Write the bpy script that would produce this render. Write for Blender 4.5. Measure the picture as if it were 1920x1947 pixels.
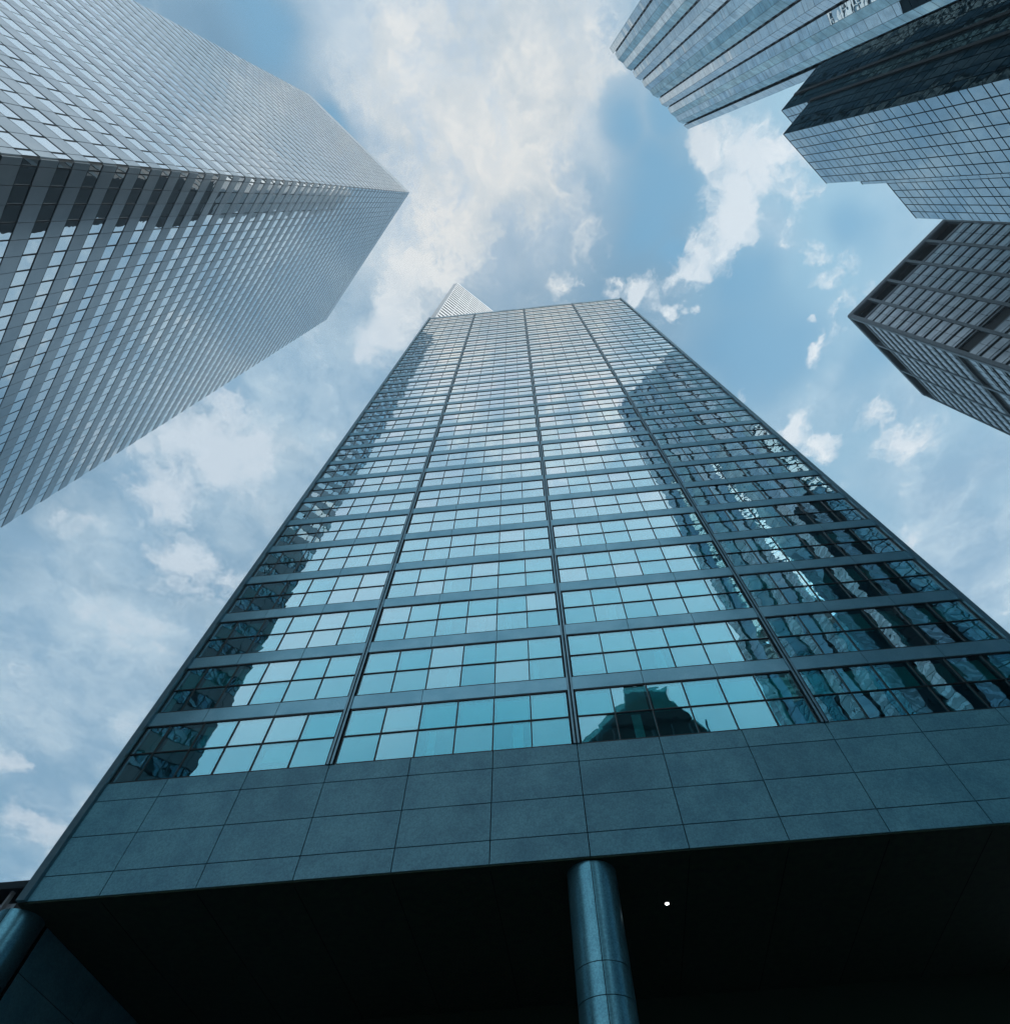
import bpy, math, random
from mathutils import Vector, Matrix
random.seed(11)
R = math.radians
sc = bpy.context.scene
for o in list(bpy.data.objects): bpy.data.objects.remove(o)
COL = sc.collection

# ------------------------------------------------------------------ camera
EYE = Vector((0, 0, 1.6))
AX = Vector((0.995179, 0.094948, -0.024554))      # image right, in the world
AY = Vector((-0.095096, 0.873046, -0.478276))     # image down
AZ = Vector((-0.023975, 0.478306, 0.877866))      # into the picture
cam_d = bpy.data.cameras.new('camera'); cam = bpy.data.objects.new('camera', cam_d); COL.objects.link(cam)
cam.matrix_world = Matrix(((AX[0], -AY[0], -AZ[0], EYE[0]), (AX[1], -AY[1], -AZ[1], EYE[1]),
                           (AX[2], -AY[2], -AZ[2], EYE[2]), (0, 0, 0, 1)))
cam_d.sensor_fit = 'HORIZONTAL'; cam_d.sensor_width = 36; cam_d.lens = 36*1083.3/1920
cam_d.shift_x = -41.4/1920; cam_d.shift_y = 0.0
cam_d.clip_start = .1; cam_d.clip_end = 20000
sc.camera = cam
def in_view(p):
    r = Vector(p)-EYE; z = r.dot(AZ)
    if z <= 0: return False
    x = 1001.4+1083.3*r.dot(AX)/z; y = 973.1+1083.3*r.dot(AY)/z
    return 0 < x < 1920 and 0 < y < 1947

# ------------------------------------------------------------------ sky, sun, exposure
SUN_DIR = Vector((.79, -.61, 0)).normalized(); SUN_EL = R(46)
w = bpy.data.worlds.new('World'); sc.world = w; w.use_nodes = True
nt = w.node_tree; N = nt.nodes; L = nt.links
for n in list(N): N.remove(n)
def nd(t, **k):
    n = N.new(t)
    for a, b in k.items(): setattr(n, a, b)
    return n
def M(op, a, b=None, clamp=False):
    n = nd('ShaderNodeMath', operation=op, use_clamp=clamp)
    for i, v in enumerate((a, b)):
        if v is None: continue
        if isinstance(v, (int, float)): n.inputs[i].default_value = v
        else: L.new(v, n.inputs[i])
    return n.outputs[0]
def VM(op, a, b=None, scale=None):
    n = nd('ShaderNodeVectorMath', operation=op)
    for i, v in enumerate((a, b)):
        if v is None: continue
        if isinstance(v, (tuple, list)): n.inputs[i].default_value = v
        else: L.new(v, n.inputs[i])
    if scale is not None: n.inputs['Scale'].default_value = scale
    return n.outputs['Value'] if op in ('DISTANCE', 'LENGTH') else n.outputs[0]
def RNG(v, a, b, c=0., d=1., smooth=True):
    n = nd('ShaderNodeMapRange', interpolation_type='SMOOTHSTEP' if smooth else 'LINEAR')
    n.inputs['From Min'].default_value = a; n.inputs['From Max'].default_value = b
    n.inputs['To Min'].default_value = c; n.inputs['To Max'].default_value = d
    L.new(v, n.inputs['Value']); return n.outputs[0]
def MIX(f, a, b):
    n = nd('ShaderNodeMix', data_type='RGBA')
    for i, v in ((0, f), (6, a), (7, b)):
        if isinstance(v, (int, float)): n.inputs[i].default_value = v
        elif isinstance(v, tuple): n.inputs[i].default_value = (*v, 1)
        else: L.new(v, n.inputs[i])
    return n.outputs[2]
tc = nd('ShaderNodeTexCoord')
sep = nd('ShaderNodeSeparateXYZ'); L.new(tc.outputs['Generated'], sep.inputs[0])
zc = M('MAXIMUM', sep.outputs[2], .06)
cmb = nd('ShaderNodeCombineXYZ'); L.new(M('DIVIDE', sep.outputs[0], zc), cmb.inputs[0]); L.new(M('DIVIDE', sep.outputs[1], zc), cmb.inputs[1])
P0 = cmb.outputs[0]                                  # flat cloud deck above the street
def noise(vec, scale, detail=8, rough=.55, color=False, dist=0):
    n = nd('ShaderNodeTexNoise'); n.inputs['Scale'].default_value = scale; n.inputs['Detail'].default_value = detail
    n.inputs['Roughness'].default_value = rough; n.inputs['Distortion'].default_value = dist
    L.new(vec, n.inputs['Vector']); return n.outputs['Color' if color else 'Fac']
wv = VM('SUBTRACT', noise(P0, 9, 5, .6, True), (.5, .5, .5))
P1 = VM('ADD', P0, VM('SCALE', wv, scale=.16))
wv2 = VM('SUBTRACT', noise(P0, 3, 3, .5, True), (.5, .5, .5))
P2 = VM('ADD', P0, VM('SCALE', wv2, scale=.25))
def blobs(P, L_, soft=.0):
    acc = None
    for (x, y, r) in L_:
        v = RNG(VM('DISTANCE', P, (x, y, 0)), soft*r, 1.75*r, 1, 0)
        acc = v if acc is None else M('MAXIMUM', acc, v)
    return acc
BRIGHT = [(-.1, -.1, .07), (-.02, -.01, .06), (-.18, -.17, .05), (.06, -.1, .05), (-.12, .03, .05), (-.19, .1, .04), (.36, .07, .04), (.62, .40, .04), (0.079, -0.198, 0.099), (0.01, -0.17, 0.081), (-0.057, -0.21, 0.072), (-0.129, -0.217, 0.058), (-0.15, -0.111, 0.064), (-0.049, -0.062, 0.056), (0.05, -0.03, 0.045), (0.022, 0.014, 0.063), (-0.064, 0.043, 0.055), (0.087, 0.021, 0.047), (0.112, 0.053, 0.034), (-0.132, -0.043, 0.068), (-0.137, 0.074, 0.045), (-0.222, 0.156, 0.045), (-0.253, 0.215, 0.032), (0.078, 0.118, 0.02), (0.14, 0.137, 0.026), (0.198, 0.158, 0.034), (0.262, 0.178, 0.02), (0.297, -0.03, 0.037), (0.342, 0.045, 0.048), (0.379, 0.006, 0.046), (0.415, -0.025, 0.045), (0.288, 0.118, 0.036), (0.329, 0.096, 0.041), (0.445, 0.02, 0.03), (0.475, 0.118, 0.034), (0.52, 0.138, 0.034), (0.439, 0.090, 0.026), (0.507, 0.161, 0.026), (0.545, 0.232, 0.035), (0.502, 0.282, 0.022), (0.479, 0.427, 0.035), (0.544, 0.466, 0.037), (0.702, 0.461, 0.045), (-0.545, 0.279, 0.052), (-0.606, 0.366, 0.08), (-0.728, 0.419, 0.085), (-0.532, 0.384, 0.05), (-0.747, 0.59, 0.08), (-0.682, 0.634, 0.05), (-1.46, 1.35, 0.085), (-1.403, 1.126, 0.06), (-.05, -.38, .12), (.13, -.36, .1)]  # sky blobs, here and below: many centres precomputed from image pixels
SHADE = [(-.62, .62, .3), (-1.1, .7, .3), (-.5, .2, .15), (-1.3, 1.5, .4), (-.2, .3, .15), (0.705, 0.389, 0.10), (0.80, 0.55, 0.16), (0.95, .75, .3), (-.85, .80, .22), (-.1, -.02, .2), (-.02, -.12, .2), (0, .03, .12), (-.8, .5, .2), (-1.2, 1.0, .35), (-.33, .3, .12), (-.07, .1, .09), (-.16, -.16, .14), (.04, -.2, .15), (.41, .1, .05), (1.2, 1.1, .4)]
BLUE = [(.215, -.01, .085), (.19, .05, .06), (0.225, -0.036, 0.062), (0.185, 0.045, 0.04), (0.190, -0.105, 0.04), (0.378, 0.173, 0.07), (0.412, 0.255, 0.10), (-0.313, -0.233, 0.05), (0.262, -0.11, 0.04), (0.1, 0.087, 0.02), (-0.273, -0.116, 0.03), (0.56, 0.061, 0.049), (.23, .11, .035), (.6, .3, .06)]
nf = noise(P1, 24, 8, .66); nA = noise(P1, 4.6, 12, .64); nw = noise(P2, 2.1, 6, .5)
nO = noise(VM('ADD', P1, (.02, -.016, 0)), 4.6, 7, .62)
bb = blobs(P1, BRIGHT); sh = blobs(P2, SHADE); bl = blobs(P2, BLUE, .2)
dens = M('ADD', M('MULTIPLY', bb, 1.2), M('ADD', M('MULTIPLY', M('SUBTRACT', nA, .5), 4.6), M('MULTIPLY', M('SUBTRACT', nf, .5), 1.9)))
dens = M('SUBTRACT', dens, M('MULTIPLY', bl, .5))
cum = RNG(dens, .15, 1.25)
lit = RNG(M('SUBTRACT', nA, nO), -.06, .09)
lowsky = RNG(sep.outputs[2], .92, .72, 0, 1)         # thin veil away from the zenith
behind = RNG(sep.outputs[1], -.18, -.42, 0, 1)
veil = M('ADD', M('MULTIPLY', sh, .75), RNG(nw, .40, .66, 0, .6))
veil = M('ADD', M('ADD', veil, M('MULTIPLY', behind, .6)), M('MULTIPLY', RNG(VM('DISTANCE', P0, (.02, .62, 0)), .15, .55, 1, 0), .9))
veil = M('MULTIPLY', veil, RNG(bl, 0, 1, 1, .12), True)
sky = nd('ShaderNodeTexSky', sky_type='NISHITA'); sky.sun_disc = False
sky.sun_elevation = SUN_EL; sky.sun_rotation = math.atan2(SUN_DIR.x, SUN_DIR.y)
sky.air_density = 1.0; sky.dust_density = 1.0; sky.ozone_density = 1.0
skyc = nd('ShaderNodeMix', data_type='RGBA', blend_type='MULTIPLY'); skyc.inputs[0].default_value = 1
L.new(sky.outputs[0], skyc.inputs[6]); skyc.inputs[7].default_value = (.95, 1.42, 1.32, 1)
# the clear air grows paler towards the right of the street (thin high haze)
hz = M('MULTIPLY', RNG(sep.outputs[0], .12, .42, 0, .50), RNG(bl, 0, 1, 1, .45))
base = MIX(M('MAXIMUM', hz, .16), MIX(M('MULTIPLY', bl, .6), skyc.outputs[2], (1.0, 3.3, 5.6)), (4.2, 6.9, 8.4))
shadew = MIX(RNG(nA, .38, .62), (4.9, 5.9, 6.9), (7.0, 7.4, 7.6))
shadec = MIX(RNG(nA, .36, .64), (2.6, 4.25, 5.8), (4.9, 6.35, 7.4))
warm = RNG(VM('DISTANCE', P0, (-.03, -.1, 0)), .10, .42, 1, 0)
c1 = MIX(veil, base, MIX(warm, shadec, shadew))
leftc = MIX(RNG(sep.outputs[0], -.32, -.1), (6.3, 7.2, 8.0), (8.0, 8.5, 8.8))
brightc = MIX(warm, leftc, (7.8, 7.8, 7.6))
dimc = MIX(warm, (5.8, 6.7, 7.5), (4.9, 5.7, 6.3))
nB = noise(P2, 6.5, 6, .55)
cfac = M('ADD', M('MULTIPLY', lit, .45), RNG(nB, .36, .62, 0, .75), True)
cloudc = MIX(M('MAXIMUM', cfac, M('MULTIPLY', M('SUBTRACT', 1, warm), .55)), dimc, brightc)
c2 = MIX(cum, c1, cloudc)
c2 = MIX(M('MULTIPLY', RNG(sep.outputs[1], -.30, -.55, 0, 1), .8), c2, MIX(nB, (6.2, 7.6, 9.0), (7.8, 8.9, 9.9)))   # bright overcast behind the camera
bg = nd('ShaderNodeBackground'); bg.inputs['Strength'].default_value = .1; L.new(c2, bg.inputs['Color'])
wo = nd('ShaderNodeOutputWorld'); L.new(bg.outputs[0], wo.inputs[0])

sun_d = bpy.data.lights.new('sun', 'SUN'); sun_d.energy = 3.4; sun_d.angle = R(8); sun_d.color = (1, .965, .925)
sun = bpy.data.objects.new('sun', sun_d); COL.objects.link(sun)
sv = Vector((SUN_DIR.x*math.cos(SUN_EL), SUN_DIR.y*math.cos(SUN_EL), math.sin(SUN_EL)))
sun.rotation_euler = sv.to_track_quat('Z', 'Y').to_euler(); sun.location = (0, 0, 400)
sc.view_settings.view_transform = 'Standard'; sc.view_settings.look = 'None'
sc.view_settings.exposure = .08; sc.view_settings.gamma = 1
sc.cycles.sample_clamp_indirect = 2.5; sc.cycles.max_bounces = 5; sc.cycles.glossy_bounces = 3; sc.cycles.transparent_max_bounces = 10
sc.cycles.diffuse_bounces = 2; sc.cycles.volume_bounces = 0; sc.cycles.caustics_reflective = False; sc.cycles.caustics_refractive = False

# ------------------------------------------------------------------ materials
class MT:
    def __init__(s, name):
        s.m = bpy.data.materials.new(name); s.m.use_nodes = True; s.t = s.m.node_tree; s.n = s.t.nodes; s.l = s.t.links
        for n in list(s.n): s.n.remove(n)
        s.out = s.n.new('ShaderNodeOutputMaterial'); s.geo = s.n.new('ShaderNodeNewGeometry')
    def mul(s, vec, v):
        n = s.n.new('ShaderNodeVectorMath'); n.operation = 'MULTIPLY'; s.l.new(vec, n.inputs[0]); n.inputs[1].default_value = v; return n.outputs[0]
    def noise(s, scale, detail=4, rough=.5, stretch=(1, 1, 1)):
        n = s.n.new('ShaderNodeTexNoise'); n.inputs['Scale'].default_value = scale; n.inputs['Detail'].default_value = detail
        n.inputs['Roughness'].default_value = rough; s.l.new(s.mul(s.geo.outputs['Position'], stretch), n.inputs['Vector']); return n.outputs['Fac']
    def ramp(s, v, a, b, c0, c1):
        r = s.n.new('ShaderNodeMapRange'); r.inputs['From Min'].default_value = a; r.inputs['From Max'].default_value = b; s.l.new(v, r.inputs['Value'])
        x = s.n.new('ShaderNodeMix'); x.data_type = 'RGBA'; x.inputs[6].default_value = (*c0, 1); x.inputs[7].default_value = (*c1, 1)
        s.l.new(r.outputs[0], x.inputs[0]); return x.outputs[2]
    def bump(s, h, dist, strength=1.):
        b = s.n.new('ShaderNodeBump'); b.inputs['Distance'].default_value = dist; b.inputs['Strength'].default_value = strength; s.l.new(h, b.inputs['Height']); return b.outputs[0]
    def math(s, op, a, b, clamp=False):
        n = s.n.new('ShaderNodeMath'); n.operation = op; n.use_clamp = clamp
        for i, v in enumerate((a, b)):
            if isinstance(v, (int, float)): n.inputs[i].default_value = v
            else: s.l.new(v, n.inputs[i])
        return n.outputs[0]
def principled(name, c0, c1=None, rough=.5, metallic=0., scale=3., nscale=None, bump=0., spec=.5, stretch=(1, 1, 1), lo=.35, hi=.65, grain=None):
    k = MT(name); b = k.n.new('ShaderNodeBsdfPrincipled'); k.l.new(b.outputs[0], k.out.inputs[0])
    b.inputs['Roughness'].default_value = rough; b.inputs['Metallic'].default_value = metallic; b.inputs['Specular IOR Level'].default_value = spec
    c1 = c1 or c0
    col = k.ramp(k.noise(scale, 5, .6, stretch), lo, hi, c0, c1)
    if grain:
        x = k.n.new('ShaderNodeMix'); x.data_type = 'RGBA'; x.blend_type = 'MULTIPLY'; x.inputs[0].default_value = 1
        k.l.new(col, x.inputs[6]); k.l.new(k.ramp(k.noise(grain, 2, .7), .3, .7, (.74, .76, .78), (1.24, 1.22, 1.2)), x.inputs[7]); col = x.outputs[2]
    k.l.new(col, b.inputs['Base Color'])
    if bump: k.l.new(k.bump(k.noise(nscale or scale, 4, .6), bump), b.inputs['Normal'])
    return k.m
def glass(name, F0, tint0, tint1, inner=None, trans=(.3, .75, .75), wave=.004, wscale=.55, rough=.0, vary=0., power=4., ramp=None):
    """coated facade glass: a mirror-like face over either a dark room colour or real transparency"""
    k = MT(name)
    lw = k.n.new('ShaderNodeLayerWeight'); lw.inputs['Blend'].default_value = .5
    p = k.math('POWER', lw.outputs['Facing'], power)
    if ramp:
        rr = k.n.new('ShaderNodeMapRange'); rr.inputs['From Min'].default_value = ramp[0]; rr.inputs['From Max'].default_value = ramp[1]
        k.l.new(lw.outputs['Facing'], rr.inputs['Value']); p = rr.outputs[0]
    F = k.math('ADD', k.math('MULTIPLY', p, 1-F0), F0, True)
    g = k.n.new('ShaderNodeBsdfGlossy'); g.inputs['Roughness'].default_value = rough
    x = k.n.new('ShaderNodeMix'); x.data_type = 'RGBA'; x.inputs[6].default_value = (*tint0, 1); x.inputs[7].default_value = (*tint1, 1); k.l.new(p, x.inputs[0])
    col = x.outputs[2]
    if vary:
        y = k.n.new('ShaderNodeMix'); y.data_type = 'RGBA'; y.blend_type = 'MULTIPLY'; y.inputs[0].default_value = 1
        oi = k.noise(.35, 3, .6); k.l.new(col, y.inputs[6]); k.l.new(k.ramp(oi, .35, .65, (1-vary,)*3, (1.0,)*3), y.inputs[7]); col = y.outputs[2]
    k.l.new(col, g.inputs['Color'])
    h = k.noise(wscale, 2, .4); bn = k.bump(h, wave); k.l.new(bn, g.inputs['Normal'])
    if inner is None:
        d = k.n.new('ShaderNodeBsdfTransparent'); d.inputs['Color'].default_value = (*trans, 1)
    else:
        d = k.n.new('ShaderNodeBsdfDiffuse'); d.inputs['Color'].default_value = (*inner, 1)
    mx = k.n.new('ShaderNodeMixShader'); k.l.new(F, mx.inputs[0]); k.l.new(d.outputs[0], mx.inputs[1]); k.l.new(g.outputs[0], mx.inputs[2])
    k.l.new(mx.outputs[0], k.out.inputs[0]); return k.m
def emission(name, c, s):
    k = MT(name); e = k.n.new('ShaderNodeEmission'); e.inputs[0].default_value = (*c, 1); e.inputs[1].default_value = s; k.l.new(e.outputs[0], k.out.inputs[0]); return k.m

m_stone = principled('grey_granite', (.085, .28, .37), (.13, .375, .462), rough=.40, scale=.8, grain=17, spec=.35)
m_column = principled('column_granite', (.10, .30, .38), (.14, .38, .46), rough=.30, scale=.8, grain=17, metallic=.7, spec=.4)
m_stoneb = principled('grey_granite_weathered', (.080, .262, .345), (.122, .352, .438), rough=.42, scale=.6, grain=17, spec=.35)
m_band = principled('grey_granite_band', (.16, .37, .46), (.22, .45, .54), rough=.28, metallic=.65, scale=.7, grain=20, spec=.5)
m_joint = principled('dark_joint', (.004, .007, .008), rough=.9, spec=.05)
m_frame = principled('dark_bronze_frame', (.008, .018, .022), (.014, .026, .03), rough=.35, metallic=.3)
m_fin = principled('satin_grey_fin', (.12, .23, .28), (.16, .28, .33), rough=.3, metallic=.7)
m_glass1 = glass('teal_coated_glass', .28, (.28, .76, .90), (.96, 1, 1), None, (.5, .98, .98), wave=.005, wscale=.75, ramp=(.18, .72))
m_glass1b = glass('teal_coated_glass_lighter', .32, (.36, .80, .92), (1, 1, 1), None, (.5, .95, .95), wave=.006, wscale=.7, ramp=(.15, .68))
m_glass1c = glass('teal_coated_glass_deeper', .25, (.22, .72, .88), (.94, 1, 1), None, (.5, 1, 1), wave=.005, wscale=.8, ramp=(.18, .74))
G1 = lambda: random.choice((m_glass1, m_glass1, m_glass1, m_glass1b, m_glass1c))
m_blind = principled('teal_grey_blind', (.07, .70, .68), (.10, .78, .76), rough=.8, scale=.8)
m_curtain = principled('pale_curtain', (.6, .72, .74), (.75, .85, .86), rough=.9)
m_room = principled('dim_room_surface', (.05, .06, .06), (.07, .08, .08), rough=.9)
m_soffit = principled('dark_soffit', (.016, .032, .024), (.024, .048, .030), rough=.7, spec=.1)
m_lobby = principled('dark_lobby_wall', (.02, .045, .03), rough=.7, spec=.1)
m_metal = principled('pale_aluminium_panel', (.26, .33, .375), (.37, .435, .47), rough=.22, metallic=.45, scale=.22, bump=.003, nscale=.3, lo=.3, hi=.7)
m_glass2 = glass('silver_glass', .75, (.9, .97, 1), (1, 1, 1), (.01, .02, .022), wave=.006, wscale=.5)
m_line = principled('dark_gasket', (.010, .024, .03), rough=.5)
m_g3 = glass('blue_glass', .65, (.68, .86, .96), (1, 1, 1), (.03, .08, .1), wave=.009, wscale=.4, vary=.25)
m_g3b = glass('teal_tinted_glass', .56, (.54, .80, .88), (.95, 1, 1), (.02, .06, .07), wave=.009, wscale=.4, vary=.3)  # deeper teal tint for alternate pleats and the side panes
m_g3c = glass('pale_blue_glass', .62, (.78, .91, .98), (1, 1, 1), (.05, .1, .12), wave=.009, wscale=.4, vary=.15)
m_g4 = glass('steel_blue_glass', .52, (.62, .83, .95), (1, 1, 1), (.02, .05, .06), wave=.004, wscale=.5, vary=.12)
m_g4d = glass('smoky_dark_glass', .055, (.45, .66, .74), (.8, .9, .95), (.022, .045, .055), wave=.010, wscale=.5, power=9)
m_g4s = principled('dark_recess', (.006, .012, .013), rough=.6)
m_conc = principled('weathered_grey_metal', (.36, .42, .46), (.62, .67, .70), rough=.36, metallic=.6, scale=.55, stretch=(1, 1, 1), lo=.3, hi=.7)
m_conc2 = principled('grey_painted_rib', (.16, .205, .23), (.2, .25, .28), rough=.5)
m_black = principled('black_opening', (.002, .003, .003), rough=1, spec=0)
m_white = principled('white_metal_band', (.42, .44, .45), (.52, .54, .54), rough=.4, metallic=.2, scale=.2)
m_roof = principled('roof_membrane', (.18, .19, .19), (.25, .25, .25), rough=.9, scale=.4)
m_asph = principled('asphalt', (.04, .042, .045), (.06, .062, .065), rough=.9, scale=2, grain=40)
m_pave = principled('granite_paving', (.20, .21, .22), (.27, .28, .29), rough=.75, scale=1.2, grain=18)
m_kerb = principled('kerb_stone', (.22, .22, .21), (.3, .3, .29), rough=.8)
m_brick = principled('brown_masonry', (.035, .035, .035), (.06, .055, .05), rough=.8, scale=.4)
m_lamp = emission('downlight_glow', (1, 1, 1), 4)

# ------------------------------------------------------------------ mesh helpers
class Frame:
    """a wall plane: s along it, z up, d outwards"""
    def __init__(s, p0, p1, toward=(0, 0), flip=False):
        s.p = Vector((p0[0], p0[1], 0)); t = Vector((p1[0]-p0[0], p1[1]-p0[1], 0)); s.len = t.length; s.t = t.normalized()
        s.n = Vector((s.t.y, -s.t.x, 0))
        if (Vector((toward[0], toward[1], 0))-s.p).dot(s.n) < 0: s.n = -s.n
        if flip: s.n = -s.n
    def w(s, a, d, z): return s.p+s.t*a+s.n*d+Vector((0, 0, z))
class MB:
    def __init__(s): s.v = []; s.f = []; s.mi = []; s.mats = []
    def mid(s, m):
        if m not in s.mats: s.mats.append(m)
        return s.mats.index(m)
    def quadbox(s, c, m):                              # c: 8 corners, bottom 4 then top 4
        b = len(s.v); s.v += [tuple(q) for q in c]; i = s.mid(m)
        for f in ((0, 3, 2, 1), (4, 5, 6, 7), (0, 1, 5, 4), (1, 2, 6, 5), (2, 3, 7, 6), (3, 0, 4, 7)):
            s.f.append(tuple(b+k for k in f)); s.mi.append(i)
    def box(s, F, s0, s1, z0, z1, d0, d1, m, tilt=None):
        a = [(s0, d0, z0), (s1, d0, z0), (s1, d1, z0), (s0, d1, z0), (s0, d0, z1), (s1, d0, z1), (s1, d1, z1), (s0, d1, z1)]
        if tilt:
            cs = (s0+s1)/2; cz = (z0+z1)/2
            a = [(x, y+(x-cs)*tilt[0]+(z-cz)*tilt[1] if y == max(d0, d1) else y, z) for x, y, z in a]
        s.quadbox([F.w(*q) for q in a], m)
    def fold(s, F, s0, s1, da, db, z0, z1, th, m, tilt=0):
        a = [(s0, da-th, z0), (s1, db-th, z0), (s1, db-tilt, z0), (s0, da-tilt, z0), (s0, da-th, z1), (s1, db-th, z1), (s1, db+tilt, z1), (s0, da+tilt, z1)]
        s.quadbox([F.w(*q) for q in a], m)
    def prism(s, pts, z0, z1, m, caps=False):
        b = len(s.v); n = len(pts); i = s.mid(m)
        s.v += [(p[0], p[1], z0) for p in pts]+[(p[0], p[1], z1) for p in pts]
        if not caps: s.f.append(tuple(b+k for k in range(n))[::-1]); s.f.append(tuple(b+n+k for k in range(n))); s.mi += [i, i]
        for k in range(n):
            s.f.append((b+k, b+(k+1) % n, b+n+(k+1) % n, b+n+k)); s.mi.append(i)
        if caps:
            b2 = len(s.v); s.v += [(p[0], p[1], z0) for p in pts]+[(p[0], p[1], z1) for p in pts]
            s.f.append(tuple(b2+k for k in range(n))[::-1]); s.f.append(tuple(b2+n+k for k in range(n))); s.mi += [i, i]
    def cyl(s, cx, cy, r, z0, z1, m, seg=48):
        s.prism([(cx+r*math.cos(2*math.pi*k/seg), cy+r*math.sin(2*math.pi*k/seg)) for k in range(seg)], z0, z1, m, True)
    def build(s, name, parent=None, origin=None, smooth=False, rot=0):
        me = bpy.data.meshes.new(name); o = Vector(origin) if origin is not None else (parent.location.copy() if parent else Vector((0, 0, 0)))
        inv = Matrix.Rotation(-rot, 4, 'Z')
        me.from_pydata([tuple(inv @ (Vector(v)-o)) for v in s.v], [], s.f)
        for m in s.mats: me.materials.append(m)
        me.polygons.foreach_set('material_index', s.mi)
        if smooth:
            for p in me.polygons: p.use_smooth = len(p.vertices) == 4
        me.update()
        ob = bpy.data.objects.new(name, me); COL.objects.link(ob)
        if parent: ob.parent = parent; ob.location = o-parent.location if origin is not None else (0, 0, 0)
        else: ob.location = o
        ob.rotation_euler = (0, 0, rot)
        return ob
def thing(name, label, cat, loc, group=None):
    o = bpy.data.objects.new(name, None); COL.objects.link(o); o.location = loc; o.empty_display_size = 2
    o['label'] = label; o['category'] = cat
    if group: o['group'] = group
    return o
def stuff(o): o['kind'] = 'stuff'; return o
def structure(o): o['kind'] = 'structure'; return o
def rt(a=.0025): return (random.gauss(0, a), random.gauss(0, a))
def inset(P, k):
    c = Vector((sum(p[0] for p in P)/len(P), sum(p[1] for p in P)/len(P)))
    return [tuple(c+(Vector(p)-c)*(1-k/(Vector(p)-c).length)) for p in P]
def place_units(units, parent, maker, name='window', limit=100, stuffname=None):
    """units: (F, s, z, width, height, extra). The largest in view become parts of their own, the rest one stuff part"""
    scored = []
    for u in units:
        F, s0, z0, ww, hh = u[:5]; c = F.w(s0+ww/2, 0, z0+hh/2)
        scored.append(((0 if in_view(c) else 1e6)+(c-EYE).length, u))
    scored.sort(key=lambda q: q[0])
    rest = MB()
    for i, (_, u) in enumerate(scored):
        F, s0, z0 = u[:3]
        if i < limit and _ < 1e6: maker(u, parent, None, name)
        else: maker(u, parent, rest, name)
    if rest.v: stuff(rest.build(stuffname or name, parent))

# ------------------------------------------------------------------ ground
mb = MB(); mb.prism([(-6000, -6000), (6000, -6000), (6000, 6000), (-6000, 6000)], -1, 0, m_asph); structure(mb.build('ground'))
mb = MB(); mb.prism([(-34, -9), (36, -9), (36, 60), (-34, 60)], -.5, .13, m_pave); structure(mb.build('plaza_pavement'))
mb = MB(); mb.prism([(-34.2, -9.25), (36.2, -9.25), (36.2, -9.0), (-34.2, -9.0)], -.5, .14, m_kerb); structure(mb.build('kerb'))

# ------------------------------------------------------------------ 1 the main tower of teal glass over stone
D = 20.5; UL, UR = -20.2, 21.8; ZW = 18.18; FH = 3.9; NF = 29; ZR = ZW+NF*FH; DEP = 22
T1 = thing('office_tower', 'tall teal glass office tower on round columns, with grey stone panels below its windows', 'building', (UL, D, 0))
F1 = Frame((0, D), (1, D)); F1.p = Vector((0, D, 0))
SOF = 13.4
mb = MB()                                            # dark core behind the joints and interior
mb.prism([(UL+.15, D+.12), (UR-.15, D+.12), (UR-.15, D+DEP-.1), (UL+.15, D+DEP-.1)], SOF+.02, ZW-.04, m_joint)
mb.prism([(UL+.2, D+8), (UR-.2, D+8), (UR-.2, D+DEP-.2), (UL+.2, D+DEP-.2)], ZW, ZR-.1, m_room)
for k in range(NF+1):                                # floor slabs seen through the glass
    z = ZW+k*FH; mb.box(F1, UL+.15, UR-.15, z-.78, z-.06, -8, -.16, m_room)
mb.build('interior', T1)
PJ = [UL+.02, -17.2, -13.65, -10.1, -6.55, -3.0, .6, 4.1, 7.6, 11.1, 14.65, 18.2, UR-.02]
rows = [(13.4, 14.28), (14.28, 15.78), (15.78, 17.32), (17.32, 18.18)]
mb = MB()
for (z0, z1) in rows:
    for a, b in zip(PJ, PJ[1:]):
        mb.box(F1, a+.018, b-.018, z0+.018, z1-.018, -.1, 0, random.choice((m_stone, m_stone, m_stoneb)), rt(.0012))
mb.build('stone_wall', T1)
for k in range(NF):
    z0 = ZW+k*FH+3.07; z1 = ZW+(k+1)*FH
    if k == NF-1: z1 += .5
    mb = MB()
    for a, b in zip(PJ, PJ[1:]):
        mb.box(F1, a+.012, b-.012, z0+.02, z1-.02, -.14, .0, m_band, rt(.0015))
    mb.box(F1, UL+.3, UR-.3, z0+.02, z1-.02, -.16, -.05, m_joint)
    mb.build('spandrel', T1)
bays = [(-19.85, -10.3), (-9.9, .4), (.8, 10.9), (11.3, 21.45)]
def fin(x, wd, name):
    mb = MB()
    for a, b in ((x-wd/2, x-.035), (x+.035, x+wd/2)): mb.box(F1, a, b, ZW+.0, ZR+.3, -.14, .07, m_fin)
    mb.box(F1, x-.035, x+.035, ZW, ZR+.2, -.14, .01, m_joint)
    return mb.build(name, T1)
for x in (-10.1, .6, 11.1): fin(x, .27, 'mullion')
for x0, x1 in ((UL, UL+.32), (UR-.32, UR)):
    mb = MB(); mb.box(F1, x0, x1, SOF, ZR+.35, -.5, .16, m_fin); mb.build('corner_post', T1)
wins = []
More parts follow.
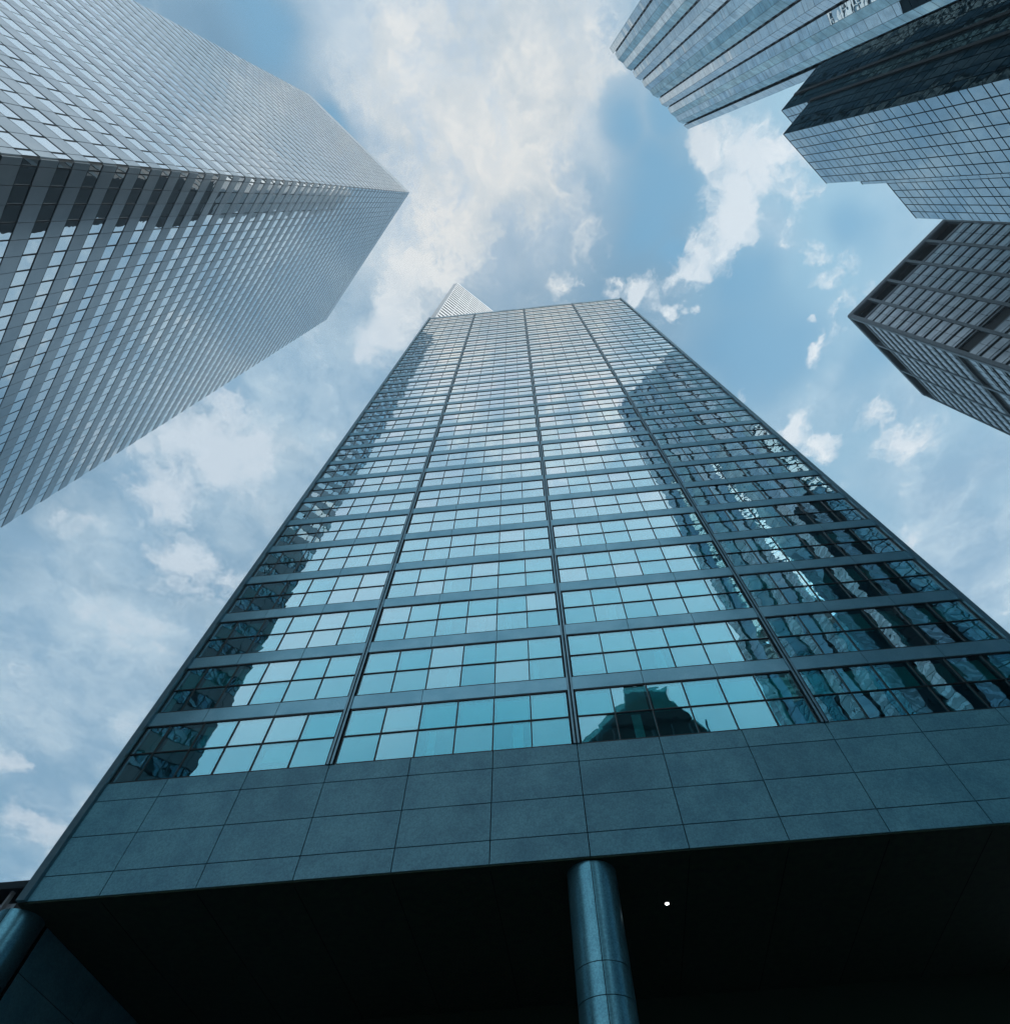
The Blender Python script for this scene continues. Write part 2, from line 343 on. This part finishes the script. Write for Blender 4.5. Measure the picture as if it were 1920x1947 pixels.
for k in range(NF):
    z0 = ZW+k*FH
    for bi, (a, b) in enumerate(bays):
        if bi == 0:
            ws = (10.9-.8)/6; xs = [b-ws*(i+1) for i in range(5)]; L_ = [(x, ws) for x in xs]+[(a, b-ws*5-a)]
        else:
            ws = (b-a)/6; L_ = [(a+ws*i, ws) for i in range(6)]
        for x, ww in L_: wins.append((F1, x, z0, ww, 3.07, random.random()))
def t1_geo(mbf, mbp1, mbp2, mbb, F, s0, z0, ww, hh, rnd, tl):
    t = .026; zm = z0+1.50
    for (a, b, c, d) in ((s0, s0+t, z0, z0+hh), (s0+ww-t, s0+ww, z0, z0+hh), (s0+t, s0+ww-t, z0, z0+.05), (s0+t, s0+ww-t, z0+hh-.05, z0+hh), (s0+t, s0+ww-t, zm-.022, zm+.022)):
        mbf.box(F, a, b, c, d, -.13, -.015, m_frame)
    mbp1.box(F, s0+t, s0+ww-t, z0+.05, zm-.03, -.085, -.06, G1(), tl[0])
    mbp2.box(F, s0+t, s0+ww-t, zm+.03, z0+hh-.05, -.085, -.06, G1(), tl[1])
    e = .13
    mbb.box(F, s0+e, s0+ww-e, zm+.05+(.3 if rnd > .88 else 0), z0+hh-.16, -.24, -.22, m_blind)
    if rnd < .3: mbb.box(F, s0+ww*(.1+rnd*2), s0+ww*(.1+rnd*2)+.25+rnd, z0+.05, zm-.05, -.20, -.18, m_curtain)
    if .93 < rnd: mbb.box(F, s0+e, s0+ww-e, z0+.7, zm+.03, -.42, -.40, m_blind)
def t1_maker(u, parent, rest, name):
    F, s0, z0, ww, hh, rnd = u; tl = (rt(.0022), rt(.0022))
    if rest is not None:
        t1_geo(rest, rest, rest, rest, F, s0, z0, ww, hh, rnd, tl); return
    o = F.w(s0, 0, z0)
    A, B, C_, D_ = MB(), MB(), MB(), MB(); t1_geo(A, B, C_, D_, F, s0, z0, ww, hh, rnd, tl)
    win = A.build(name, parent, origin=o)
    for m_, nm in ((B, 'pane'), (C_, 'pane'), (D_, 'blind')):
        c = m_.build(nm, None, origin=o); c.parent = win; c.location = (0, 0, 0)
place_units(wins, T1, t1_maker)
mb = MB(); mb.prism([(UL, D), (UR, D), (UR, D+DEP), (UL, D+DEP)], ZR+.0, ZR+.28, m_roof); mb.build('roof', T1)
# other three sides, plainer
for (p0, p1, tw) in (((UL, D+.5), (UL, D+DEP), (-99, 40)), ((UR, D+.5), (UR, D+DEP), (99, 40)), ((UL, D+DEP), (UR, D+DEP), (0, 200))):
    F = Frame(p0, p1, tw); mb = MB()
    mb.box(F, 0, F.len, SOF, ZW, -.3, -.02, m_stone)
    g = MB()
    for k in range(NF):
        z = ZW+k*FH; mb.box(F, 0, F.len, z+3.07, z+FH, -.3, 0, m_band)
        n = int(F.len/1.75)
        for i in range(n):
            s = F.len/n
            g.box(F, i*s+.04, (i+1)*s-.04, z+.05, z+1.47, -.1, -.06, m_glass1, rt()); g.box(F, i*s+.04, (i+1)*s-.04, z+1.53, z+3.02, -.1, -.06, m_glass1, rt())
            g.box(F, i*s-.03, i*s+.03, z, z+3.07, -.12, -.02, m_frame)
        g.box(F, 0, F.len, z, z+3.07, -.5, -.46, m_room)
    mb.build('side_wall', T1); stuff(g.build('window', T1))
# soffit, lobby, side pier, columns
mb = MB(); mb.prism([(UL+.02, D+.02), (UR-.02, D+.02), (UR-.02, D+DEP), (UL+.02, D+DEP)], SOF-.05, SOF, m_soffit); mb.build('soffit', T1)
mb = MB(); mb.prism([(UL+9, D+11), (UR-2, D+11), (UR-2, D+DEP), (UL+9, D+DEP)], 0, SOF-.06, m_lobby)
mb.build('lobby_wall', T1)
Fs = Frame((UL+.35, D+1.6), (UL+.35, D+DEP-.2), (0, D+5)); mb = MB()
mb.box(Fs, -.0, Fs.len, .13, SOF-.06, -.4, -.03, m_joint)
for (z0, z1) in ((.13, 3.2), (3.2, 6.3), (6.3, 9.4), (9.4, 11.9), (11.9, SOF-.07)):
    for a, b in ((0, 4), (4, 8), (8, 12), (12, 16), (16, 20.1)): mb.box(Fs, a+.015, b-.015, z0+.015, z1-.015, -.1, 0, m_stone)
mb.build('side_pier', T1)
def column(cx, cy, r):
    mb = MB(); zs = [.13, 2.9, 5.9, 6.75, 9.45, 10.31, SOF-.05]
    for z0, z1 in zip(zs, zs[1:]): mb.cyl(cx, cy, r, z0+.012, z1-.012, m_column, 72)
    mb.cyl(cx, cy, r-.03, .13, SOF-.05, m_joint, 48)
    # the vertical joint on the front of each drum
    mb.prism([(cx-.010, cy-r-.004), (cx+.010, cy-r-.004), (cx+.010, cy-r+.05), (cx-.010, cy-r+.05)], .13, SOF-.05, m_joint)
    return mb.build('column', T1, smooth=True)
column(.58, D+.98, .88); column(-20.55+.0, D+1.0, .8); column(21.0, D+1.0, .88)
for x in PJ[1:-1]:
    mb = MB(); mb.prism([(x-.012, D+.3), (x+.012, D+.3), (x+.012, D+10.9), (x-.012, D+10.9)], SOF-.058, SOF-.052, m_joint); mb.build('soffit_joint', T1)
mb = MB(); mb.cyl(3.35, 23.75, .12, SOF-.10, SOF-.055, m_frame, 24); mb.build('lamp_rim', T1)
mb = MB(); mb.cyl(3.35, 23.75, .075, SOF-.12, SOF-.06, m_lamp, 16); mb.build('downlight', T1)

# ------------------------------------------------------------------ 2 the aluminium banded skyscraper, left
H2 = 251.6
c2, a2, b2 = (-38.18, -6.81), (-67.46, -39.97), (-81.62, 35.74); e2 = (a2[0]+b2[0]-c2[0], a2[1]+b2[1]-c2[1])
T2 = thing('banded_skyscraper', 'silver skyscraper striped with aluminium bands and ribbon windows, pointing in from the left', 'building', (c2[0], c2[1], 0))
mb = MB(); mb.prism([c2, a2, e2, b2], 0, H2-.3, m_line); core = mb.build('core', T2)
core.scale = (1, 1, 1)
FH2 = 4.12; Z2 = 54.08+1.6-13*FH2
def t2_maker(u, parent, rest, name):
    F, s0, z0, ww, hh, tl = u
    if rest is not None:
        rest.box(F, s0, s0+ww, z0, z0+hh, .02, .075, m_glass2, tl); return
    o = F.w(s0, 0, z0); A, B = MB(), MB()
    A.box(F, s0-.03, s0+ww+.03, z0-.03, z0, .0, .1, m_line); A.box(F, s0-.03, s0+ww+.03, z0+hh, z0+hh+.03, .0, .1, m_line)
    A.box(F, s0-.03, s0, z0, z0+hh, .0, .1, m_line); A.box(F, s0+ww, s0+ww+.03, z0, z0+hh, .0, .1, m_line)
    B.box(F, s0, s0+ww, z0, z0+hh, .02, .075, m_glass2, tl)
    fr = A.build(name, parent, origin=o); p = B.build('pane', None, origin=o); p.parent = fr; p.location = (0, 0, 0)
units = []; mb = MB()
for F, first in ((Frame(c2, b2), .72), (Frame(c2, a2), .72)):
    n = int((F.len-2*first)/1.8); edges = [0, first]+[first+1.8*(i+1) for i in range(n)]+[F.len]
    k = 0
    while True:
        z = Z2+k*FH2
        if z+FH2 > H2-3.2: break
        for a, b in zip(edges, edges[1:]):
            if b-a < .1: continue
            units.append((F, a+.085, z+.08, b-a-.17, 1.78, rt(.004)))
            mb.box(F, a+.03, b-.03, z+1.96, z+FH2-.05, 0, .12, m_metal, rt(.006))
        k += 1
    for a, b in zip(edges, edges[1:]): mb.box(F, a+.025, b-.025, z+.02, H2, 0, .12, m_metal, rt(.003))
mb.build('aluminium_band', T2)
place_units(units, T2, t2_maker)
mb = MB()
for p, q in ((a2, e2), (b2, e2)):
    F = Frame(p, q, (e2[0]*3, e2[1]*3))
    mid = ((c2[0]+e2[0])/2, (c2[1]+e2[1])/2)
    if (Vector((mid[0], mid[1], 0))-F.p).dot(F.n) > 0: F.n = -F.n
    for k in range(int((H2-8)/FH2)):
        z = Z2+k*FH2; mb.box(F, 0, F.len, z+1.95, z+FH2-.03, 0, .12, m_metal); mb.box(F, .1, F.len-.1, z+.04, z+1.9, .02, .07, m_glass2)
mb.build('rear_wall', T2)
mb = MB(); mb.prism([c2, a2, e2, b2], H2-.3, H2, m_metal); mb.build('roof', T2)

# ------------------------------------------------------------------ shared turned grid for the right-hand towers
TH = R(43.45); CS, SN = math.cos(TH), math.sin(TH)
def st(s, t): return (s*CS-t*SN, s*SN+t*CS)

# ------------------------------------------------------------------ 3 folded pale blue tower, top right
H3 = 241.6
p3 = (37.65, -41.55); r3 = (64.7, -16.55)
T3 = thing('pleated_tower', 'pale blue glass tower with pleated vertical strips and dark slots', 'building', (p3[0], p3[1], 0))
F3 = Frame(p3, r3)
bk = (-F3.n.x*38, -F3.n.y*38)
mb = MB(); q0 = F3.w(.02, -.9, 0); q1 = F3.w(F3.len-.02, -.9, 0)
mb.prism([(q0.x, q0.y), (q1.x, q1.y), (q1.x+bk[0], q1.y+bk[1]), (q0.x+bk[0], q0.y+bk[1])], 0, H3-1, m_line); mb.build('core', T3)
RV = .5; pat = [1, 4, 2, 4, 2, 4, 1]; SW = (F3.len-6*RV)/18
x = 0; strips = []; slots = []
for gi, cnt in enumerate(pat):
    for i in range(cnt):
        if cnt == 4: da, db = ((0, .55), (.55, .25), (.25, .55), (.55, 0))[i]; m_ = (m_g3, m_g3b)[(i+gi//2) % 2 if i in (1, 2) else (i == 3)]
        elif cnt == 2: da, db = ((.0, .6), (.6, .0))[i]; m_ = m_g3c
        else: da, db = ((.0, .35) if gi == 0 else (.35, 0)); m_ = m_g3c
        strips.append((x, x+SW, da, db, m_)); x += SW
    if gi < 6: slots.append((x, x+RV)); x += RV
FH3 = 3.9
def t3_maker(u, parent, rest, name):
    F, s0, z0, ww, hh, (da, db, m_, tl) = u
    if rest is not None: rest.fold(F, s0, s0+ww, da, db, z0, z0+hh, .12, m_, tl); return
    o = F.w(s0, 0, z0); A = MB(); A.fold(F, s0, s0+ww, da, db, z0, z0+hh, .12, m_, tl); A.build(name, parent, origin=o)
units = []
nfl = int((H3-2)/FH3)
for k in range(nfl):
    z = H3-.4-(k+1)*FH3
    for (a, b, da, db, m_) in strips:
        g = .03; f0 = da+(db-da)*g/SW; f1 = db-(db-da)*g/SW
        units.append((F3, a+g, z+.04, SW-2*g, 2.3, (f0, f1, m_, random.gauss(0, .007))))
        units.append((F3, a+g, z+2.38, SW-2*g, 1.46, (f0, f1, m_, random.gauss(0, .007))))
place_units(units, T3, t3_maker, 'glass_panel')
mb = MB()
for (a, b, da, db, m_) in strips: mb.fold(F3, a, b, da-.1, db-.1, 0, H3-.3, .5, m_line)
mb.build('frame_grid', T3)
mb = MB()
for (a, b) in slots:
    mb.box(F3, a, b, 0, H3-.5, -.9, -.55, m_g4s)
    for k in range(nfl):
        z = H3-.4-(k+1)*FH3; mb.box(F3, a+.03, b-.03, z+1.2, z+3.0, -.55, -.42, m_conc2)
mb.build('vertical_slot', T3)
mb = MB()
for (a, b, da, db, m_) in strips: mb.fold(F3, a, b, da, db, H3-.36, H3, .8, m_g3)
mb.build('parapet', T3)
mb = MB()
for F in (Frame(p3, (p3[0]+bk[0], p3[1]+bk[1])), Frame(r3, (r3[0]+bk[0], r3[1]+bk[1]), (200, 0))):
    mid = F3.w(F3.len/2, -19, 0)
    if (mid-F.p).dot(F.n) > 0: F.n = -F.n
    n = 20; s = F.len/n
    for k in range(nfl):
        z = H3-.4-(k+1)*FH3
        for i in range(n): mb.box(F, i*s+.05, (i+1)*s-.05, z+.05, z+2.3, 0, .1, m_g3b, rt(.01)); mb.box(F, i*s+.05, (i+1)*s-.05, z+2.38, z+3.84, 0, .1, m_g3, rt(.01))
stuff(mb.build('side_glass', T3))

# ------------------------------------------------------------------ 4 stepped dark / steel-blue gridded tower, right
Q = 1.6
T4 = thing('stepped_glass_tower', 'stepped glass tower with steel blue gridded panes and a smoky dark side', 'building', (*st(29.06, -35), 0))
HF, HN, HE, HR = 110+Q, 99.4+Q, 93+Q, 121.3+Q
blk = [((29.06, 40.45), (-40.7, -35.0), HF), ((40.45, 41.05), (-40.7, -35.0), HN), ((41.05, 48.3), (-46.6, -35.0), HE), ((29.06, 45), (-60, -40.7), HR)]
blk[3] = ((29.06, 41.0), (-49.2, -40.7), HR)
mb = MB()
for (s0, s1), (t0, t1), h in blk:
    mb.prism([st(s0+.12, t0+.06), st(s1-.06, t0+.06), st(s1-.06, t1-.12), st(s0+.12, t1-.12)], 0, h-.15, m_frame)
mb.build('frame_grid', T4)
def t4_maker(u, parent, rest, name):
    F, s0, z0, ww, hh, (m_, tl) = u
    tgt = rest if rest is not None else MB()
    tgt.box(F, s0, s0+ww, z0, z0+hh, -.1, -.03, m_, tl)
    if rest is None: tgt.build(name, parent, origin=F.w(s0, 0, z0))
units = []; P4 = 3.27
def grid4(F, edges, ztop, zbot, m_, g=.075, jit=.003, stag=False):
    k = 0
    while True:
        z1 = ztop-k*P4; z0 = z1-P4
        if z0 < zbot: break
        for a, b in zip(edges, edges[1:]):
            if b-a < .15: continue
            units.append((F, a+g, z0+1.2+g, b-a-2*g, P4-1.2-2*g, (m_, rt(jit)))); units.append((F, a+g, z0+g, b-a-2*g, 1.2-2*g, (m_, rt(jit))))
        k += 1
FA = Frame(st(29.06, -35), st(48.3, -35))
grid4(FA, [1.625*i for i in range(8)], HF-.1, 4, m_g4)
grid4(FA, [11.39, 11.99], HN-.1, 4, m_g4, .03)
grid4(FA, [11.99+1.45*i for i in range(6)], HE-.1, 4, m_g4)
FB = Frame(st(29.06, -35), st(29.06, -40.7), st(0, -38)); grid4(FB, [0, 1.35, 2.8, 4.25, 5.7], HF-.1, 4, m_g4d, .06, .007)
FC = Frame(st(29.06, -40.7), st(29.06, -49.1), st(0, -44)); grid4(FC, [0, 1.45, 2.9, 4.4, 5.85, 7.1, 8.35], HR-.1, 4, m_g4d, .06, .007)
FD = Frame(st(29.06, -40.7), st(41.0, -40.7), st(35, 0)); grid4(FD, [1.625*i for i in range(8)], HR-.1, HF, m_g4)
place_units(units, T4, t4_maker)
for (s0, s1), (t0, t1), h in blk:
    mb = MB(); mb.prism([st(s0, t0), st(s1, t0), st(s1, t1), st(s0, t1)], h-.14, h, m_frame); mb.build('roof', T4)
mb = MB()                                            # deep dark slots on the smoky side
for t in (-40.7, -43.6): mb.prism([st(28.85, t-.22), st(29.2, t-.22), st(29.2, t+.22), st(28.85, t+.22)], 4, HR-.5 if t < -41 else HF, m_g4s)
mb.build('dark_slot', T4)
F = Frame(st(48.3, -35), st(48.3, -46.6), st(99, -40)); mb = MB()
for k in range(26):
    for i in range(7): mb.box(F, i*1.65+.05, (i+1)*1.65-.05, HE-.1-(k+1)*P4+1.25, HE-.1-k*P4-.05, -.1, 0.02, m_g4, rt()); mb.box(F, i*1.65+.05, (i+1)*1.65-.05, HE-.1-(k+1)*P4+.05, HE-.1-(k+1)*P4+1.15, -.1, .02, m_g4, rt())
stuff(mb.build('side_glass', T4))

# ------------------------------------------------------------------ 5 grey ribbed block, right edge
H5 = 125+Q
T5 = thing('ribbed_block', 'grey metal clad block with louvre strips, deep ribs and a row of black roof openings', 'building', (*st(69.6, -27.2), 0))
mb = MB(); mb.prism([st(69.9, -27.5), st(97.3, -27.5), st(97.3, -62), st(69.9, -62)], 0, H5-5.6, m_g4s)
mb.prism([st(71.0, -28.6), st(96.5, -28.6), st(96.5, -61), st(71.0, -61)], H5-5.7, H5-.6, m_black); mb.build('core', T5)
Fa = Frame(st(69.6, -27.2), st(69.6, -62)); Fb = Frame(st(69.6, -27.2), st(97.6, -27.2), st(80, 40))
def face5(F, bay, first):
    ribs = [0]; x = first/2
    edges = [0.0]
    while edges[-1]+bay < F.len+.5: edges.append(edges[-1]+bay)
    rb = []
    for x in edges:
        m = MB(); a = max(0, x-.26) if x > 0 else 0; b = x+.26 if x > 0 else .62
        m.box(F, a, min(b, F.len), 3, H5-.4, -.6, .14, m_conc2); m.build('rib', T5)
    m = MB(); m.box(F, 0, F.len, H5-1.0, H5, -.5, .2, m_conc2); m.box(F, 0, F.len, H5-1.25, H5-1.0, -.5, .05, m_conc2); m.build('cornice', T5)
    m = MB(); m.box(F, 0, F.len, H5-6.15, H5-5.55, -1.2, .1, m_conc2); m.build('beam', T5)
    m = MB(); m.box(F, F.len-.5, F.len, 3, H5-.4, -1.3, .14, m_conc2); m.build('rib', T5)
    gi = 0; z = H5-6.2
    zs = []
    while z > 8:
        n = 10
        for k in range(n):
            zs.append((z-2.62, z)); z -= 2.66
        # black opening row
        zo = z; z -= 2.9
        m = MB(); m.box(F, 0, F.len, zo-2.85, zo-.05, -.9, -.6, m_black); m.box(F, 0, F.len, zo-.32, zo-.02, -.5, .06, m_conc2); m.box(F, 0, F.len, zo-2.9, zo-2.72, -.5, .0, m_conc2); m.build('opening_band', T5)
    return edges, zs
louv = []
for F, bay in ((Fa, 4.62), (Fb, 9.3)):
    edges, zs = face5(F, bay, 0)
    for x0, x1 in zip(edges, edges[1:]):
        a = x0+.28 if x0 > 0 else .64
        for z0, z1 in zs: louv.append((F, a, z0, x1-.28-a, 2.6, random.random()))
def l5(u, parent, rest, name):
    F, s0, z0, ww, hh, rnd = u; t = rest if rest is not None else MB()
    # a pressed metal panel: shallow face, raised centre strip, lip at the foot
    t.box(F, s0, s0+ww, z0+.42, z0+hh, -.28, -.06, m_conc, (0, .03)); t.box(F, s0, s0+ww, z0+1.15, z0+1.75, -.1, .0, m_conc)
    t.box(F, s0, s0+ww, z0+.42, z0+.55, -.2, .03, m_conc2)
    n = max(1, int(ww/1.5))
    for i in range(1, n): t.box(F, s0+ww*i/n-.015, s0+ww*i/n+.015, z0+.55, z0+hh-.05, -.1, .012, m_joint)
    if rest is None: t.build(name, parent, origin=F.w(s0, 0, z0))
place_units(louv, T5, l5, 'louvre_panel')
mb = MB(); mb.prism([st(69.7, -27.3), st(97.5, -27.3), st(97.5, -61.9), st(69.7, -61.9)], H5-.3, H5-.02, m_roof); mb.build('roof', T5)

# ------------------------------------------------------------------ 6 pale distant tower peeping over the main one
H6 = 330+Q
A6 = Vector((-.1022*330, .1062*330)); sd = Vector((CS, SN)); nd6 = Vector((-SN, CS))
def st6(s, t): v = A6+sd*s+nd6*t; return (v.x, v.y)
T6 = thing('pale_distant_tower', 'pale white tower with fine horizontal bands, only its corner showing above the main tower', 'building', (*st6(0, 0), 0))
mb = MB(); mb.prism([st6(1.2, 0), st6(40, 0), st6(40, 11), st6(0, 11), st6(0, 1.2)], 0, H6-1, m_g4); mb.build('core', T6)
F = Frame(st6(1.2, 0), st6(40, 0)); mb = MB()
k = 0
while k < 28:
    z = H6-k*5.2; mb.box(F, 0, F.len, z-3.3, z, 0, .35, m_white); k += 1
for i in range(8): mb.box(F, i*4.9-.12, i*4.9+.12, 188, H6, 0, .43, m_white)
mb.build('white_band', T6)
mb = MB(); mb.prism([st6(1.2, -.3), st6(1.5, .2), st6(.2, 1.5), st6(-.3, 1.2)], 0, H6+.3, m_white)
mb.prism([st6(-.25, 1.2), st6(.05, 1.2), st6(.05, 11), st6(-.25, 11)], 186, H6, m_white); mb.build('corner_pier', T6)
Fx = Frame(st6(0, 0), st6(48, 0)); mb = MB()
mb.prism([st6(-.6, -.8), st6(39, -.8), st6(39, 11.6), st6(-.6, 11.6)], 0, 185, m_g4s)
F = Frame(st6(-.6, -.8), st6(39, -.8))
for k in range(44): mb.box(F, 0, F.len, k*4.1+2.6, k*4.1+4.0, 0, .1, m_frame)
mb.build('lower_block', T6)

# ------------------------------------------------------------------ 7 low building, bottom left corner
T7 = thing('low_building', 'low grey building with an overhanging dark roof edge, at the far left behind the columns', 'building', (-62, 50, 0))
mb = MB(); mb.prism([(-120, 49.6), (-47.4, 49.6), (-47.4, 80), (-120, 80)], 0, 30.1, m_conc); mb.build('wall', T7)
mb = MB(); mb.prism([(-121, 48.8), (-46.9, 48.8), (-46.9, 81), (-121, 81)], 31.0, 31.6, m_frame); mb.build('roof', T7)
F = Frame((-120, 49.6), (-47.4, 49.6)); mb = MB()
for i in range(36): mb.box(F, i*2+.1, i*2+.3, 0, 31, 0, .4, m_white)
mb.build('rib', T7)
mb = MB()
for k in range(8): mb.box(F, 0, F.len, k*3.8+1.2, k*3.8+3, 0, .06, m_g4)
stuff(mb.build('window', T7))

# ------------------------------------------------------------------ 8 masonry tower across the street (seen mirrored in the lowest windows)
T8 = thing('set_back_tower', 'brown masonry tower with set-back top across the street, seen mirrored in the lowest windows', 'building', (18, -62, 0))
mb = MB()
mb.prism([(3.5, -60), (31.5, -60), (31.5, -92), (3.5, -92)], 0, 83, m_brick)
def hip(u0, u1, w0, w1, z0, z1):                     # sloping roof tiers
    a = [(u0, -60.2, z0), (u1, -60.2, z0), (u1, -90, z0), (u0, -90, z0), (w0, -61, z1), (w1, -61, z1), (w1, -86, z1), (w0, -86, z1)]
    mb.quadbox(a, m_brick)
hip(4.5, 31, 8.5, 28.5, 83, 87.5); hip(9, 28, 14, 26.5, 87.5, 93); mb.prism([(15.5, -61.5), (25.5, -61.5), (25.5, -85), (15.5, -85)], 93, 97.6, m_brick)
for k in range(8): mb.prism([(4.2+k*3.8, -59.7), (4.6+k*3.8, -59.7), (4.6+k*3.8, -60.1), (4.2+k*3.8, -60.1)], 0, 86, m_conc2)
mb.build('wall', T8)
F = Frame((3.5, -58.8), (31.5, -58.8)); mb = MB()
for k in range(20):
    for i in range(11): mb.box(F, 1+i*2.45, 2.5+i*2.45, 4+k*3.8, 6.2+k*3.8, -.05, .04, m_g4d)
stuff(mb.build('window', T8))

# ------------------------------------------------------------------ haze
k = MT('city_haze'); pv = k.n.new('ShaderNodeVolumePrincipled'); pv.inputs['Color'].default_value = (.66, .84, 1, 1)
pv.inputs['Density'].default_value = .0004; pv.inputs['Anisotropy'].default_value = .3; k.l.new(pv.outputs[0], k.out.inputs['Volume'])
mb = MB(); mb.prism([(-700, -700), (700, -700), (700, 700), (-700, 700)], -2, 470, k.m)
hz_o = stuff(mb.build('haze')); hz_o.data.materials[0] = k.m
